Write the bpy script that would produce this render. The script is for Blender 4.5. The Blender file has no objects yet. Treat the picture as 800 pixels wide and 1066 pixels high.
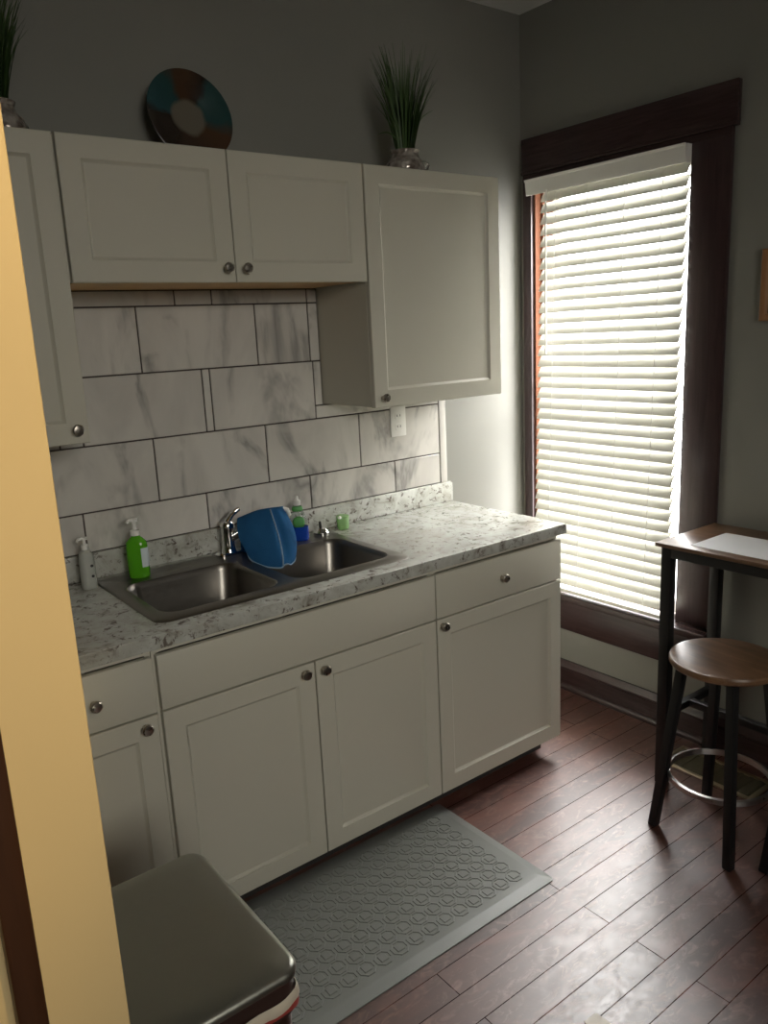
import bpy, bmesh, math, random
from mathutils import Vector, Matrix, Euler
random.seed(7)
scene = bpy.context.scene
COL = scene.collection
PI = math.pi

# ------------------------------------------------------------------ helpers
def link(o): COL.objects.link(o); return o

def thing(name, label, cat, loc, group=None):
    o = link(bpy.data.objects.new(name, None)); o.location = loc
    o.empty_display_size = .05
    o['label'] = label; o['category'] = cat
    if group: o['group'] = group
    return o

def worldloc(p):
    v = Vector((0, 0, 0))
    while p is not None: v += p.location; p = p.parent
    return v

def obj(name, bm, mats, parent=None, smooth=30):
    """One mesh object; bm is in world coordinates, origin = parent's origin (or own base)."""
    me = bpy.data.meshes.new(name)
    bmesh.ops.recalc_face_normals(bm, faces=bm.faces)
    if parent is not None:
        bmesh.ops.translate(bm, verts=bm.verts, vec=-worldloc(parent)); org = None
    else:
        xs = [v.co.x for v in bm.verts]; ys = [v.co.y for v in bm.verts]; zs = [v.co.z for v in bm.verts]
        org = Vector(((min(xs)+max(xs))/2, (min(ys)+max(ys))/2, min(zs)))
        bmesh.ops.translate(bm, verts=bm.verts, vec=-org)
    bm.to_mesh(me); bm.free()
    if not isinstance(mats, (list, tuple)): mats = [mats]
    for m in mats: me.materials.append(m)
    if smooth:
        me.polygons.foreach_set('use_smooth', [True]*len(me.polygons))
        me.set_sharp_from_angle(angle=math.radians(smooth))
    o = link(bpy.data.objects.new(name, me))
    if parent is not None: o.parent = parent
    else: o.location = org
    return o

def tag(o, label, cat, group=None):
    o['label'] = label; o['category'] = cat
    if group: o['group'] = group
    return o

def struct(name, bm, m, parent=None, smooth=30):
    o = obj(name, bm, m, parent, smooth)
    if parent is None: o['kind'] = 'structure'
    return o

def BM(): return bmesh.new()

def box(bm, x0, x1, y0, y1, z0, z1, bev=0, seg=2, mi=0):
    vs = [bm.verts.new((x, y, z)) for x in (x0, x1) for y in (y0, y1) for z in (z0, z1)]
    fs = [bm.faces.new([vs[i] for i in q]) for q in
          ((0,1,3,2),(4,6,7,5),(0,4,5,1),(2,3,7,6),(0,2,6,4),(1,5,7,3))]
    for f in fs: f.material_index = mi
    if bev:
        es = {e for f in fs for e in f.edges}
        r = bmesh.ops.bevel(bm, geom=list(es), offset=bev, segments=seg, profile=.5, affect='EDGES')
        for f in r['faces']: f.material_index = mi
    return bm

def bx(*a, **k): return box(BM(), *a, **k)

def bridge(bm, rings, cap0=True, cap1=True, mi=0):
    n = len(rings[0])
    for a, b in zip(rings, rings[1:]):
        for i in range(n):
            f = bm.faces.new((a[i], a[(i+1) % n], b[(i+1) % n], b[i])); f.material_index = mi
    if cap0: bm.faces.new(list(reversed(rings[0]))).material_index = mi
    if cap1: bm.faces.new(rings[-1]).material_index = mi

def lathe(bm, prof, c, axis='z', n=32, mi=0, cap0=True, cap1=True):
    """prof = [(radius, height)]; axis 'z' up or '-y' out toward the viewer."""
    rings = []
    for r, h in prof:
        ring = []
        for i in range(n):
            a = 2*PI*i/n; u, v = r*math.cos(a), r*math.sin(a)
            p = (u, v, h) if axis == 'z' else (u, -h, v)
            ring.append(bm.verts.new((c[0]+p[0], c[1]+p[1], c[2]+p[2])))
        rings.append(ring)
    bridge(bm, rings, cap0, cap1, mi)
    return bm

def tube(bm, pts, r, n=12, mi=0, caps=True, closed=False):
    pts = [Vector(p) for p in pts]; N = len(pts)
    rs = r if isinstance(r, (list, tuple)) else [r]*N
    rings = []; prev = None
    for i, p in enumerate(pts):
        if closed: d = pts[(i+1) % N]-pts[i-1]
        else: d = pts[min(i+1, N-1)]-pts[max(i-1, 0)]
        d.normalize()
        if prev is None:
            u = d.orthogonal().normalized()
        else:
            u = (prev - d*prev.dot(d)).normalized()
        prev = u; w = d.cross(u)
        rings.append([bm.verts.new(p + (u*math.cos(2*PI*k/n)+w*math.sin(2*PI*k/n))*rs[i]) for k in range(n)])
    if closed:
        rings.append(rings[0]); bridge(bm, rings, False, False, mi)
    else: bridge(bm, rings, caps, caps, mi)
    return bm

def rrect(x0, x1, y0, y1, r, seg=6):
    pts = []
    for cx, cy, a0 in ((x1-r, y1-r, 0), (x0+r, y1-r, 90), (x0+r, y0+r, 180), (x1-r, y0+r, 270)):
        for k in range(seg+1):
            a = math.radians(a0+90*k/seg); pts.append((cx+r*math.cos(a), cy+r*math.sin(a)))
    return pts

def rrbox(bm, x0, x1, y0, y1, levels, r, seg=6, mi=0, cap0=True, cap1=True):
    """stack of rounded rectangles: levels = [(inset, z)]"""
    rings = []
    for ins, z in levels:
        rr = max(r-ins, .002)
        rings.append([bm.verts.new((x, y, z)) for x, y in rrect(x0+ins, x1-ins, y0+ins, y1-ins, rr, seg)])
    bridge(bm, rings, cap0, cap1, mi)
    return bm

def beam(bm, p, q, w, d, up=(1, 0, 0), bev=.002):
    """square bar between two points, w along 'up' projected, d across"""
    p, q = Vector(p), Vector(q); t = (q-p).normalized(); u = Vector(up); u = (u-t*u.dot(t)).normalized(); v = t.cross(u)
    rings = []
    for c in (p, q):
        rings.append([bm.verts.new(c+u*a*w/2+v*b*d/2) for a, b in ((-1,-1),(1,-1),(1,1),(-1,1))])
    n0 = set(bm.faces); bridge(bm, rings)
    if bev:
        es = {e for f in bm.faces if f not in n0 for e in f.edges}
        bmesh.ops.bevel(bm, geom=list(es), offset=bev, segments=2, profile=.5, affect='EDGES')
    return bm

def dup(root, loc, rotz=None, label=None):
    r = link(root.copy()); r.location = loc
    if rotz is not None: r.rotation_euler = (0, 0, rotz)
    if label: r['label'] = label
    for ch in list(root.children):
        c = link(ch.copy()); c.parent = r
        for g in ch.children:
            d = link(g.copy()); d.parent = c
    return r

# ------------------------------------------------------------------ materials
class NT:
    def __init__(s, name):
        s.m = bpy.data.materials.new(name); s.m.use_nodes = True
        s.t = s.m.node_tree; s.t.nodes.clear()
        s.out = s.n('ShaderNodeOutputMaterial')
    def n(s, typ, **kw):
        nd = s.t.nodes.new(typ)
        for k, v in kw.items():
            if k.startswith('i_'): nd.inputs[k[2:].replace('_', ' ')].default_value = v
            else: setattr(nd, k, v)
        return nd
    def l(s, a, b): s.t.links.new(a, b)
    def math(s, op, a, b=None, c=None):
        nd = s.n('ShaderNodeMath', operation=op)
        for i, v in enumerate((a, b, c)):
            if v is None: continue
            if hasattr(v, 'is_linked'): s.l(v, nd.inputs[i])
            else: nd.inputs[i].default_value = v
        return nd.outputs[0]
    def ramp(s, fac, stops, interp='LINEAR'):
        r = s.n('ShaderNodeValToRGB'); r.color_ramp.interpolation = interp
        e = r.color_ramp.elements
        while len(e) < len(stops): e.new(.5)
        for i, (p, c) in enumerate(stops):
            e[i].position = p; e[i].color = (*c, 1) if len(c) == 3 else c
        s.l(fac, r.inputs[0]); return r.outputs[0]
    def mix(s, fac, a, b, blend='MIX'):
        nd = s.n('ShaderNodeMix', data_type='RGBA', blend_type=blend)
        for i, v in ((0, fac), (6, a), (7, b)):
            if hasattr(v, 'is_linked'): s.l(v, nd.inputs[i])
            else: nd.inputs[i].default_value = (*v, 1) if isinstance(v, tuple) and len(v) == 3 else v
        return nd.outputs[2]
    def coord(s, scale=(1, 1, 1), kind='Object', rot=(0, 0, 0)):
        tc = s.n('ShaderNodeTexCoord'); mp = s.n('ShaderNodeMapping')
        mp.inputs['Scale'].default_value = scale; mp.inputs['Rotation'].default_value = rot
        s.l(tc.outputs[kind], mp.inputs[0]); return mp.outputs[0]
    def noise(s, vec, scale, detail=4, rough=.5, dist=0):
        nd = s.n('ShaderNodeTexNoise'); nd.inputs['Scale'].default_value = scale
        nd.inputs['Detail'].default_value = detail; nd.inputs['Roughness'].default_value = rough
        nd.inputs['Distortion'].default_value = dist
        s.l(vec, nd.inputs['Vector']); return nd.outputs[0]
    def bsdf(s, col, rough=.5, metal=0, bump=None, bstr=.1, bdist=.01, **kw):
        p = s.n('ShaderNodeBsdfPrincipled')
        for k, v in (('Base Color', col), ('Roughness', rough), ('Metallic', metal)):
            if hasattr(v, 'is_linked'): s.l(v, p.inputs[k])
            else: p.inputs[k].default_value = (*v, 1) if isinstance(v, tuple) else v
        for k, v in kw.items():
            k = k.replace('_', ' ')
            if hasattr(v, 'is_linked'): s.l(v, p.inputs[k])
            else: p.inputs[k].default_value = v
        if bump is not None:
            b = s.n('ShaderNodeBump'); b.inputs['Strength'].default_value = bstr; b.inputs['Distance'].default_value = bdist
            s.l(bump, b.inputs['Height']); s.l(b.outputs[0], p.inputs['Normal'])
        s.l(p.outputs[0], s.out.inputs[0]); s.p = p
        return s.m

def paint(name, col, rough=.5, var=.06, scale=6, bstr=.04, **kw):
    t = NT(name); c = t.coord()
    n = t.noise(c, scale, 3)
    colo = t.mix(n, tuple(v*(1-var) for v in col), tuple(v*(1+var) for v in col))
    return t.bsdf(colo, rough, bump=t.noise(c, 180, 2), bstr=bstr, bdist=.002, **kw)

def metal(name, col, rough, aniso_scale=None, m=1):
    t = NT(name)
    c = t.coord(aniso_scale or (1, 1, 1))
    n = t.noise(c, 60, 3)
    r = t.math('MULTIPLY_ADD', n, rough*.5, rough*.75)
    return t.bsdf(col, r, m)

def wood(name, c0, c1, axis='x', rough=.35, scale=9, **kw):
    t = NT(name)
    st = {'x': (.08, 1, 1), 'y': (1, .08, 1), 'z': (1, 1, .08)}[axis]
    c = t.coord(st)
    n = t.noise(c, scale*4, 6, .6, 1.2)
    n2 = t.noise(c, scale*14, 3, .6)
    f = t.math('MULTIPLY_ADD', n2, .35, t.math('MULTIPLY', n, .75))
    col = t.ramp(f, [(.3, c0), (.72, c1)])
    return t.bsdf(col, rough, bump=f, bstr=.08, bdist=.003, **kw)

M = {}
M['wall'] = paint('grey_wall_paint', (.232, .228, .203), .6, .04, 3)
M['wall_warm'] = paint('cream_wall_paint', (.70, .53, .27), .6, .05, 4)
M['ceiling'] = paint('white_ceiling_paint', (.62, .62, .60), .8, .03, 4)
M['cab'] = paint('offwhite_cabinet_paint', (.55, .53, .445), .38, .03, 3, .02)
M['cab_in'] = paint('cabinet_carcass_paint', (.53, .51, .43), .5, .03, 3, .02)
M['rawwood'] = wood('raw_plywood', (.50, .29, .11), (.66, .42, .18), 'x', .6)
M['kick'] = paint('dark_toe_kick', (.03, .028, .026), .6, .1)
M['nickel'] = metal('brushed_nickel', (.52, .48, .42), .28)
M['chrome'] = metal('polished_chrome', (.80, .80, .80), .08)
M['steel'] = metal('sink_steel', (.225, .21, .19), .33, (1, 12, 1))
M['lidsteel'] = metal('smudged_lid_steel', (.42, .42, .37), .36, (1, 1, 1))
M['trim'] = wood('dark_mahogany_trim', (.028, .015, .015), (.060, .034, .034), 'z', .30)
M['trimy'] = wood('dark_mahogany_trim_level', (.028, .015, .015), (.060, .034, .033), 'y', .27)
M['jamb'] = wood('red_brown_jamb', (.085, .032, .016), (.13, .050, .026), 'z', .75, Specular_IOR_Level=.12)
M['strip'] = wood('brown_wood_strip', (.030, .011, .004), (.055, .021, .008), 'z', .45)
M['white'] = paint('white_plastic', (.80, .79, .75), .35, .02)
M['blackmetal'] = paint('black_powder_coat', (.011, .0105, .011), .45, .15)
M['paper'] = paint('white_paper', (.86, .87, .90), .7, .01)
M['blackplastic'] = paint('black_plastic', (.02, .02, .02), .4, .1)
M['brass'] = metal('aged_brass', (.55, .47, .33), .42)
M['ventdark'] = paint('vent_dark_olive', (.085, .072, .042), .5, .1)  # dark olive shared by the vent louvers and the sheet below
M['liner'] = paint('cream_bin_liner', (.62, .55, .44), .35, .12, 30)
M['linerred'] = paint('red_drawstring', (.32, .05, .04), .4, .1, 30)
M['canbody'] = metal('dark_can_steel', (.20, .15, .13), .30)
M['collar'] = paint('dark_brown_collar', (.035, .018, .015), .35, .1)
M['framewood'] = wood('orange_frame_wood', (.25, .11, .04), (.38, .19, .08), 'z', .45)
M['picture'] = paint('dark_picture_print', (.06, .05, .02), .5, .4, 20)

# stool / table wood
t = NT('rustic_brown_wood'); c = t.coord((1, .10, 1)); n = t.noise(c, 30, 6, .6, 1.5)
n2 = t.noise(t.coord((1, .6, 1)), 7, 3)
f = t.math('MULTIPLY_ADD', n2, .7, t.math('MULTIPLY', n, .5))
M['rustic'] = t.bsdf(t.ramp(f, [(.36, (.065, .034, .018)), (.60, (.18, .098, .052)), (.82, (.31, .185, .105))]), .30, bump=n, bstr=.06, bdist=.003)

# marble tile: veins + per tile shift
t = NT('marble_tile'); tc = t.n('ShaderNodeTexCoord'); g = t.n('ShaderNodeNewGeometry')
cmb = t.n('ShaderNodeCombineXYZ')
t.l(t.math('MULTIPLY', g.outputs['Random Per Island'], 37.), cmb.inputs[0]); t.l(t.math('MULTIPLY', g.outputs['Random Per Island'], 91.), cmb.inputs[1])
va = t.n('ShaderNodeVectorMath', operation='ADD'); t.l(tc.outputs['Object'], va.inputs[0]); t.l(cmb.outputs[0], va.inputs[1])
mp = t.n('ShaderNodeMapping'); mp.inputs['Rotation'].default_value = (0, .7, 0); mp.inputs['Scale'].default_value = (1.5, 1, .7)
t.l(va.outputs[0], mp.inputs[0])
n = t.noise(mp.outputs[0], 2.6, 5, .52, .7); n2 = t.noise(mp.outputs[0], 3., 4, .6, .6)
v = t.math('ABSOLUTE', t.math('SUBTRACT', n, .5))
vein = t.math('SUBTRACT', 1., t.math('SMOOTH_MIN', t.math('MULTIPLY', v, 19.), 1., .2))
vein = t.math('MULTIPLY', vein, t.math('GREATER_THAN', n2, -1.))
soft = t.ramp(n2, [(.38, (0, 0, 0)), (.72, (1, 1, 1))])
mask = t.ramp(n2, [(.44, (0, 0, 0)), (.58, (1, 1, 1))])
col = t.mix(soft, (.66, .635, .585), (.52, .50, .465))
vm = t.n('ShaderNodeMix', data_type='FLOAT'); t.l(t.math('MULTIPLY', t.math('MULTIPLY', vein, mask), .55), vm.inputs[0])
col = t.mix(t.math('MULTIPLY', t.math('MULTIPLY', vein, mask), .7), col, (.22, .21, .20))
M['tile'] = t.bsdf(col, .16)
M['grout'] = paint('dark_grout', (.065, .05, .045), .8, .1)

# granite laminate
t = NT('granite_laminate'); c = t.coord()
a = t.noise(c, 13, 6, .65, .7); b = t.noise(c, 42, 5, .7, .4); d = t.noise(c, 6, 4, .6, .8)
base = t.ramp(a, [(.30, (.20, .185, .155)), (.44, (.43, .43, .385)), (.56, (.50, .51, .47)), (.75, (.60, .61, .57))])
col = t.mix(t.ramp(b, [(.37, (1, 1, 1)), (.45, (0, 0, 0))]), base, (.125, .10, .085))
col = t.mix(t.math('MULTIPLY', t.ramp(d, [(.50, (0, 0, 0)), (.66, (1, 1, 1))]), .55), col, (.36, .345, .30))
M['granite'] = t.bsdf(col, .24)

# floor: dark red brown planks along x
t = NT('red_brown_plank_floor'); c = t.coord()
br = t.n('ShaderNodeTexBrick'); br.offset = .37; br.offset_frequency = 2
t.l(c, br.inputs['Vector'])
for k, v in (('Scale', 1.), ('Mortar Size', .0015), ('Mortar Smooth', .3), ('Bias', 0.), ('Brick Width', 1.3), ('Row Height', .088)):
    br.inputs[k].default_value = v
br.inputs['Color1'].default_value = (.075, .021, .014, 1); br.inputs['Color2'].default_value = (.140, .043, .027, 1)
br.inputs['Mortar'].default_value = (.012, .005, .004, 1)
gr = t.noise(t.coord((.10, 1, 1)), 45, 6, .6, .8)
bl = t.noise(t.coord((.45, 1, 1)), 9, 6, .62, 1.)
bl2 = t.noise(c, 30, 4, .6, .6)
col = t.mix(t.math('MULTIPLY', gr, .55), br.outputs['Color'], (.035, .012, .009))
col = t.mix(t.math('MULTIPLY', t.ramp(bl, [(.50, (0, 0, 0)), (.68, (1, 1, 1))]), .55), col, (.22, .075, .048))
wn = t.noise(t.coord((.5, 1, 1), rot=(0, 0, .5)), 26, 5, .7, 1.4)
col = t.mix(t.math('MULTIPLY', t.ramp(wn, [(.52, (0, 0, 0)), (.68, (1, 1, 1))]), .5), col, (.30, .17, .13))
rg = t.math('MULTIPLY_ADD', bl2, .26, t.math('MULTIPLY_ADD', wn, .36, .07))
nf = t.math('SUBTRACT', 1., br.outputs['Fac'])
hh = t.math('ADD', t.math('MULTIPLY', br.outputs['Fac'], -.8), t.math('ADD', t.math('MULTIPLY', bl2, .5), t.math('MULTIPLY', gr, .25)))
M['floor'] = t.bsdf(col, rg, bump=hh, bstr=.30, bdist=.004, Specular_IOR_Level=t.math('MULTIPLY', nf, .95), Coat_Weight=t.math('MULTIPLY', nf, .85), Coat_Roughness=.42, Coat_IOR=1.6)

# rubber mat
M['mat'] = paint('grey_rubber', (.225, .232, .218), .42, .05, 8, .05)
# blind slats: white, partly translucent
t = NT('white_blind_slat'); d = t.n('ShaderNodeBsdfDiffuse'); tr = t.n('ShaderNodeBsdfTranslucent'); mx = t.n('ShaderNodeMixShader')
d.inputs[0].default_value = (.74, .735, .68, 1); tr.inputs[0].default_value = (.60, .58, .46, 1); mx.inputs[0].default_value = .10
gl = t.n('ShaderNodeBsdfGlossy'); gl.inputs['Roughness'].default_value = .35; mx2 = t.n('ShaderNodeMixShader'); mx2.inputs[0].default_value = .04
t.l(d.outputs[0], mx.inputs[1]); t.l(tr.outputs[0], mx.inputs[2]); t.l(mx.outputs[0], mx2.inputs[1]); t.l(gl.outputs[0], mx2.inputs[2]); t.l(mx2.outputs[0], t.out.inputs[0])
M['slat'] = t.m
# clear pane that lets light straight through
def pane(name, col=(1, 1, 1), ior=1.45):
    t = NT(name); f = t.n('ShaderNodeFresnel'); f.inputs[0].default_value = ior
    a = t.n('ShaderNodeBsdfTransparent'); a.inputs[0].default_value = (*col, 1)
    b = t.n('ShaderNodeBsdfGlossy'); b.inputs['Roughness'].default_value = .02
    m = t.n('ShaderNodeMixShader'); g_ = t.n('ShaderNodeNewGeometry'); t.l(t.math('MULTIPLY', f.outputs[0], t.math('SUBTRACT', 1., g_.outputs['Backfacing'])), m.inputs[0]); t.l(a.outputs[0], m.inputs[1]); t.l(b.outputs[0], m.inputs[2])
    t.l(m.outputs[0], t.out.inputs[0]); return t.m
M['glass'] = pane('window_glass')
M['clear'] = pane('clear_plastic', (.80, .84, .82), 1.3)
def liquid(name, col, rough=.12):
    t = NT(name); d = t.n('ShaderNodeBsdfTranslucent'); d.inputs[0].default_value = (*col, 1)
    tr = t.n('ShaderNodeBsdfTransparent'); tr.inputs[0].default_value = (*col, 1)
    p = t.n('ShaderNodeBsdfPrincipled'); p.inputs['Base Color'].default_value = (*col, 1); p.inputs['Roughness'].default_value = rough
    m1 = t.n('ShaderNodeMixShader'); m1.inputs[0].default_value = .5; m2 = t.n('ShaderNodeMixShader'); m2.inputs[0].default_value = .55
    t.l(d.outputs[0], m1.inputs[1]); t.l(tr.outputs[0], m1.inputs[2]); t.l(m1.outputs[0], m2.inputs[1]); t.l(p.outputs[0], m2.inputs[2])
    t.l(m2.outputs[0], t.out.inputs[0]); return t.m
M['greensoap'] = liquid('green_soap', (.17, .60, .03))
M['bluesoap'] = liquid('blue_soap', (.02, .10, .55))
M['greenlabel'] = paint('green_label', (.10, .36, .10), .4, .2, 40)
M['palelabel'] = paint('pale_label', (.62, .70, .72), .4, .1, 40)
M['palebottle'] = paint('pale_bottle_plastic', (.40, .41, .37), .3, .06, 30)
M['cupgreen'] = liquid('pale_green_plastic', (.45, .70, .34), .3)
# terry cloth
t = NT('blue_dish_cloth'); c = t.coord(); n = t.noise(c, 420, 2); n2 = t.noise(c, 14, 3)
M['cloth'] = t.bsdf(t.mix(n2, (.022, .15, .38), (.042, .24, .52)), .9, bump=n, bstr=.35, bdist=.003)
M['hem'] = paint('pale_blue_hem', (.25, .36, .46), .8, .1)
# grass
t = NT('artificial_grass'); c = t.coord(); n = t.noise(c, 26, 2)
M['grass'] = t.bsdf(t.mix(n, (.022, .060, .016), (.09, .15, .045)), .5)
# crackled silver glass pot
t = NT('mercury_glass'); c = t.coord(); vo = t.n('ShaderNodeTexVoronoi'); vo.inputs['Scale'].default_value = 55; t.l(c, vo.inputs['Vector'])
n = t.noise(c, 30, 4)
M['mercury'] = t.bsdf(t.ramp(n, [(.35, (.22, .17, .14)), (.65, (.62, .57, .52))]), .25, .55, bump=vo.outputs['Distance'], bstr=.6, bdist=.01)
# painted plate
t = NT('painted_plate'); tc = t.n('ShaderNodeTexCoord'); sp = t.n('ShaderNodeSeparateXYZ'); t.l(tc.outputs['Object'], sp.inputs[0])
no = t.n('ShaderNodeTexNoise'); no.inputs['Scale'].default_value = 16; no.inputs['Detail'].default_value = 4; t.l(tc.outputs['Object'], no.inputs['Vector'])
ang = t.math('ARCTAN2', sp.outputs[2], sp.outputs[0])
u = t.math('ADD', t.math('MULTIPLY_ADD', ang, 1/(2*PI), .5), t.math('MULTIPLY_ADD', no.outputs[0], .10, -.05))
TE, BR, DK, OR = (.018, .060, .060), (.062, .030, .014), (.020, .013, .009), (.075, .038, .018)
rim = t.ramp(u, [(0., DK), (.12, DK), (.20, (.05, .03, .02)), (.42, OR), (.495, TE), (.635, TE), (.665, DK), (.74, BR), (.80, BR), (.845, TE), (.965, (.02, .07, .08)), (1., DK)])
rad = t.math('SQRT', t.math('ADD', t.math('POWER', sp.outputs[0], 2.), t.math('POWER', sp.outputs[2], 2.)))
cm = t.ramp(t.math('ADD', rad, t.math('MULTIPLY_ADD', no.outputs[0], .03, -.015)), [(.046, (1, 1, 1)), (.058, (0, 0, 0))])
M['plate'] = t.bsdf(t.mix(cm, rim, (.15, .132, .10)), .25)

# ------------------------------------------------------------------ room shell
XW, ZC = 2.457, 2.847
XL, YB = -2.3, -4.9
TH = .16
WY0, WY1, WZ0, WZ1 = -.806, -.080, .45, 2.204          # window opening
struct('floor', bx(XL-TH, XW+TH, YB-TH, TH, -.12, 0), M['floor'])
struct('ceiling', bx(XL-TH, XW+TH, YB-TH, TH, ZC, ZC+.12), M['ceiling'])
struct('wall_back', bx(XL-TH, XW+TH, 0, TH, 0, ZC), M['wall'])
b = BM()
box(b, XW, XW+TH, WY1, 0, 0, ZC); box(b, XW, XW+TH, YB, WY0, 0, ZC)
box(b, XW, XW+TH, WY0, WY1, 0, WZ0); box(b, XW, XW+TH, WY0, WY1, WZ1, ZC)
struct('wall_right', b, M['wall'])
struct('wall_left', bx(XL-TH, XL, YB, 0, 0, ZC), M['wall'])
struct('wall_rear', bx(XL-TH, XW+TH, YB-TH, YB, 0, ZC), M['wall'])
struct('wall_partition', bx(XL, -.029, -1.75, -1.635, 0, ZC, bev=.004), M['wall_warm'])
struct('trim_1', bx(-.133, -.1065, -1.766, -1.75, 0, 2.3, bev=.003), M['strip'])
# baseboards (profile along y on the right wall, along x on the back wall)
def baseboard(name, y0, y1):
    prof = [(0, 0), (-.034, 0), (-.034, .012), (-.028, .022), (-.020, .026), (-.020, .092), (-.026, .098), (-.026, .106), (-.016, .118), (-.010, .131), (0, .131)]
    b = BM(); rings = [[b.verts.new((XW+px, y, pz)) for px, pz in prof] for y in (y0, y1)]
    bridge(b, rings); return struct(name, b, M['trimy'])
baseboard('baseboard_right', YB, -.001)
b = BM(); box(b, 2.02, XW-.036, -.02, 0, 0, .13, bev=.003); struct('baseboard_back', b, M['trimy'])

# window_1: casing, header, stool, apron, jambs, two sashes with panes
win = link(bpy.data.objects.new('window_1', None)); win.location = (XW, (WY0+WY1)/2, WZ0); win['kind'] = 'structure'
FX = XW-.020
obj('side_casing', bx(FX, XW, -.0735, -.028, .472, WZ1, bev=.003), M['trim'], win)
obj('side_casing', bx(FX, XW, -.9535, -.806, .472, WZ1, bev=.003), M['trim'], win)
b = BM(); box(b, FX, XW, -.9535, -.0275, WZ1-.002, 2.232, bev=.003); box(b, FX-.010, XW, -.971, -.0275, 2.228, 2.242, bev=.004); box(b, FX-.006, XW, -.9706, -.0275, 2.240, 2.3685, bev=.002)
obj('header_casing', b, M['trimy'], win)
b = BM(); box(b, 2.368, XW+.05, -.968, -.027, .445, .472, bev=.006, seg=3); obj('window_stool', b, M['trimy'], win)
b = BM(); box(b, FX, XW, -.950, -.030, .283, .446, bev=.004); obj('apron', b, M['trimy'], win)
b = BM(); box(b, XW-.004, XW+TH, WY1-.004, WY1+.006, WZ0, WZ1, bev=0); box(b, XW+.03, XW+.045, WY1-.016, WY1, .472, WZ1); obj('jamb', b, M['jamb'], win)
b = BM(); box(b, XW-.004, XW+TH, WY0-.006, WY0+.004, WZ0, WZ1, bev=0); box(b, XW+.03, XW+.045, WY0, WY0+.016, .472, WZ1); obj('jamb', b, M['white'], win)
def sash(x, z0, z1):
    b = BM(); s = .045
    box(b, x, x+.035, WY0+.002, WY0+s, z0, z1); box(b, x, x+.035, WY1-s, WY1-.002, z0, z1)
    box(b, x, x+.035, WY0+s, WY1-s, z0, z0+s); box(b, x, x+.035, WY0+s, WY1-s, z1-s, z1)
    o = obj('sash', b, M['white'], win)
    g = obj('pane', bx(x+.015, x+.019, WY0+s, WY1-s, z0+s, z1-s), M['glass'], o)
sash(XW+.062, .472, 1.36); sash(XW+.105, 1.32, WZ1-.004)

# ------------------------------------------------------------------ blind
bl = thing('window_blind', 'white horizontal slat blind lowered over the dark framed window', 'blind', (2.44, -.446, .49))
BT, BB = 2.155, .520          # slat range
BX0, BX1 = 2.440, 2.398       # hangs slightly out at the foot
def bpos(z):
    k = (BT-z)/(BT-BB); return BX0+(BX1-BX0)*k, -.469+.012*k
NS = 37; PITCH = (BT-BB)/NS
tilt = math.radians(58)
def slat_mesh(z, seed):
    rnd = random.Random(seed); xc, yc = bpos(z); w = .025; b = BM(); rings = []
    tl = tilt+rnd.uniform(-.04, .04)
    for y in (yc-.333, yc+.333):
        ring = []
        top = []; bot = []
        for k in range(5):
            s = -1+k*.5; crown = .0022*(1-s*s)
            # s=-1 room side (low), +1 outside (high)
            px = xc+s*w*math.cos(tl)-crown*math.sin(tl); pz = z+s*w*math.sin(tl)+crown*math.cos(tl)
            top.append((px, y, pz)); bot.append((px+.0024*math.sin(tl), y, pz-.0024*math.cos(tl)))
        rings.append([b.verts.new(p) for p in top+bot[::-1]])
    bridge(b, rings); return b
for i in range(NS):
    obj('slat', slat_mesh(BT-PITCH*(i+.5), i), M['slat'], bl)
b = BM(); x, y = bpos(BB-.02); box(b, x-.024, x+.024, y-.333, y+.333, .486, .503, bev=.004); obj('bottom_rail', b, M['slat'], bl)
b = BM()
rings = []
for yy in (-.8085, -.0765):
    rings.append([b.verts.new((px, yy, pz)) for px, pz in ((2.408, 2.141), (2.405, 2.143), (2.3985, 2.192), (2.394, 2.196), (2.393, 2.202), (2.404, 2.202), (2.412, 2.143))])
bridge(b, rings)
box(b, 2.412, 2.470, -.8085, -.799, 2.142, 2.202); obj('valance', b, M['white'], bl)
b = BM(); box(b, 2.418, 2.468, -.798, -.085, 2.158, 2.200, bev=.002); obj('headrail', b, M['white'], bl)
for yy in (-.22, -.38, -.55, -.71):
    b = BM()
    for sx in (-.0175, .0175):
        x0, y0 = bpos(BT); x1, y1 = bpos(BB)
        tube(b, [(x0+sx, yy, BT), (x1+sx, yy+.012, .50)], .0011, 6)
    obj('ladder_cord', b, M['white'], bl)
b = BM(); tube(b, [(2.402, -.190, 2.15), (2.395, -.190, 2.12), (2.392, -.192, 1.50)], [.003, .004, .0045], 8); obj('tilt_wand', b, M['white'], bl)

# ------------------------------------------------------------------ cabinets
def knob_bm(x, z, y):
    b = BM(); lathe(b, [(.0075, 0), (.0065, .004), (.0052, .010), (.006, .014), (.0125, .0165), (.0150, .0205), (.0148, .0245), (.0120, .0275), (.005, .0288)], (x, y, z), '-y', 24)
    return b
def shaker(x0, x1, z0, z1, yf, th=.019, fw=.056):
    b = BM()
    def ring(ins, y): return [b.verts.new((x, y, z)) for x, z in ((x0+ins, z0+ins), (x1-ins, z0+ins), (x1-ins, z1-ins), (x0+ins, z1-ins))]
    bridge(b, [ring(0, yf+th), ring(0, yf+.002), ring(.002, yf), ring(fw, yf), ring(fw+.003, yf+.004), ring(fw+.009, yf+.0075)])
    return b
def slab(x0, x1, z0, z1, yf, th=.019): return bx(x0, x1, yf, yf+th, z0, z1, bev=.002)

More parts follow.
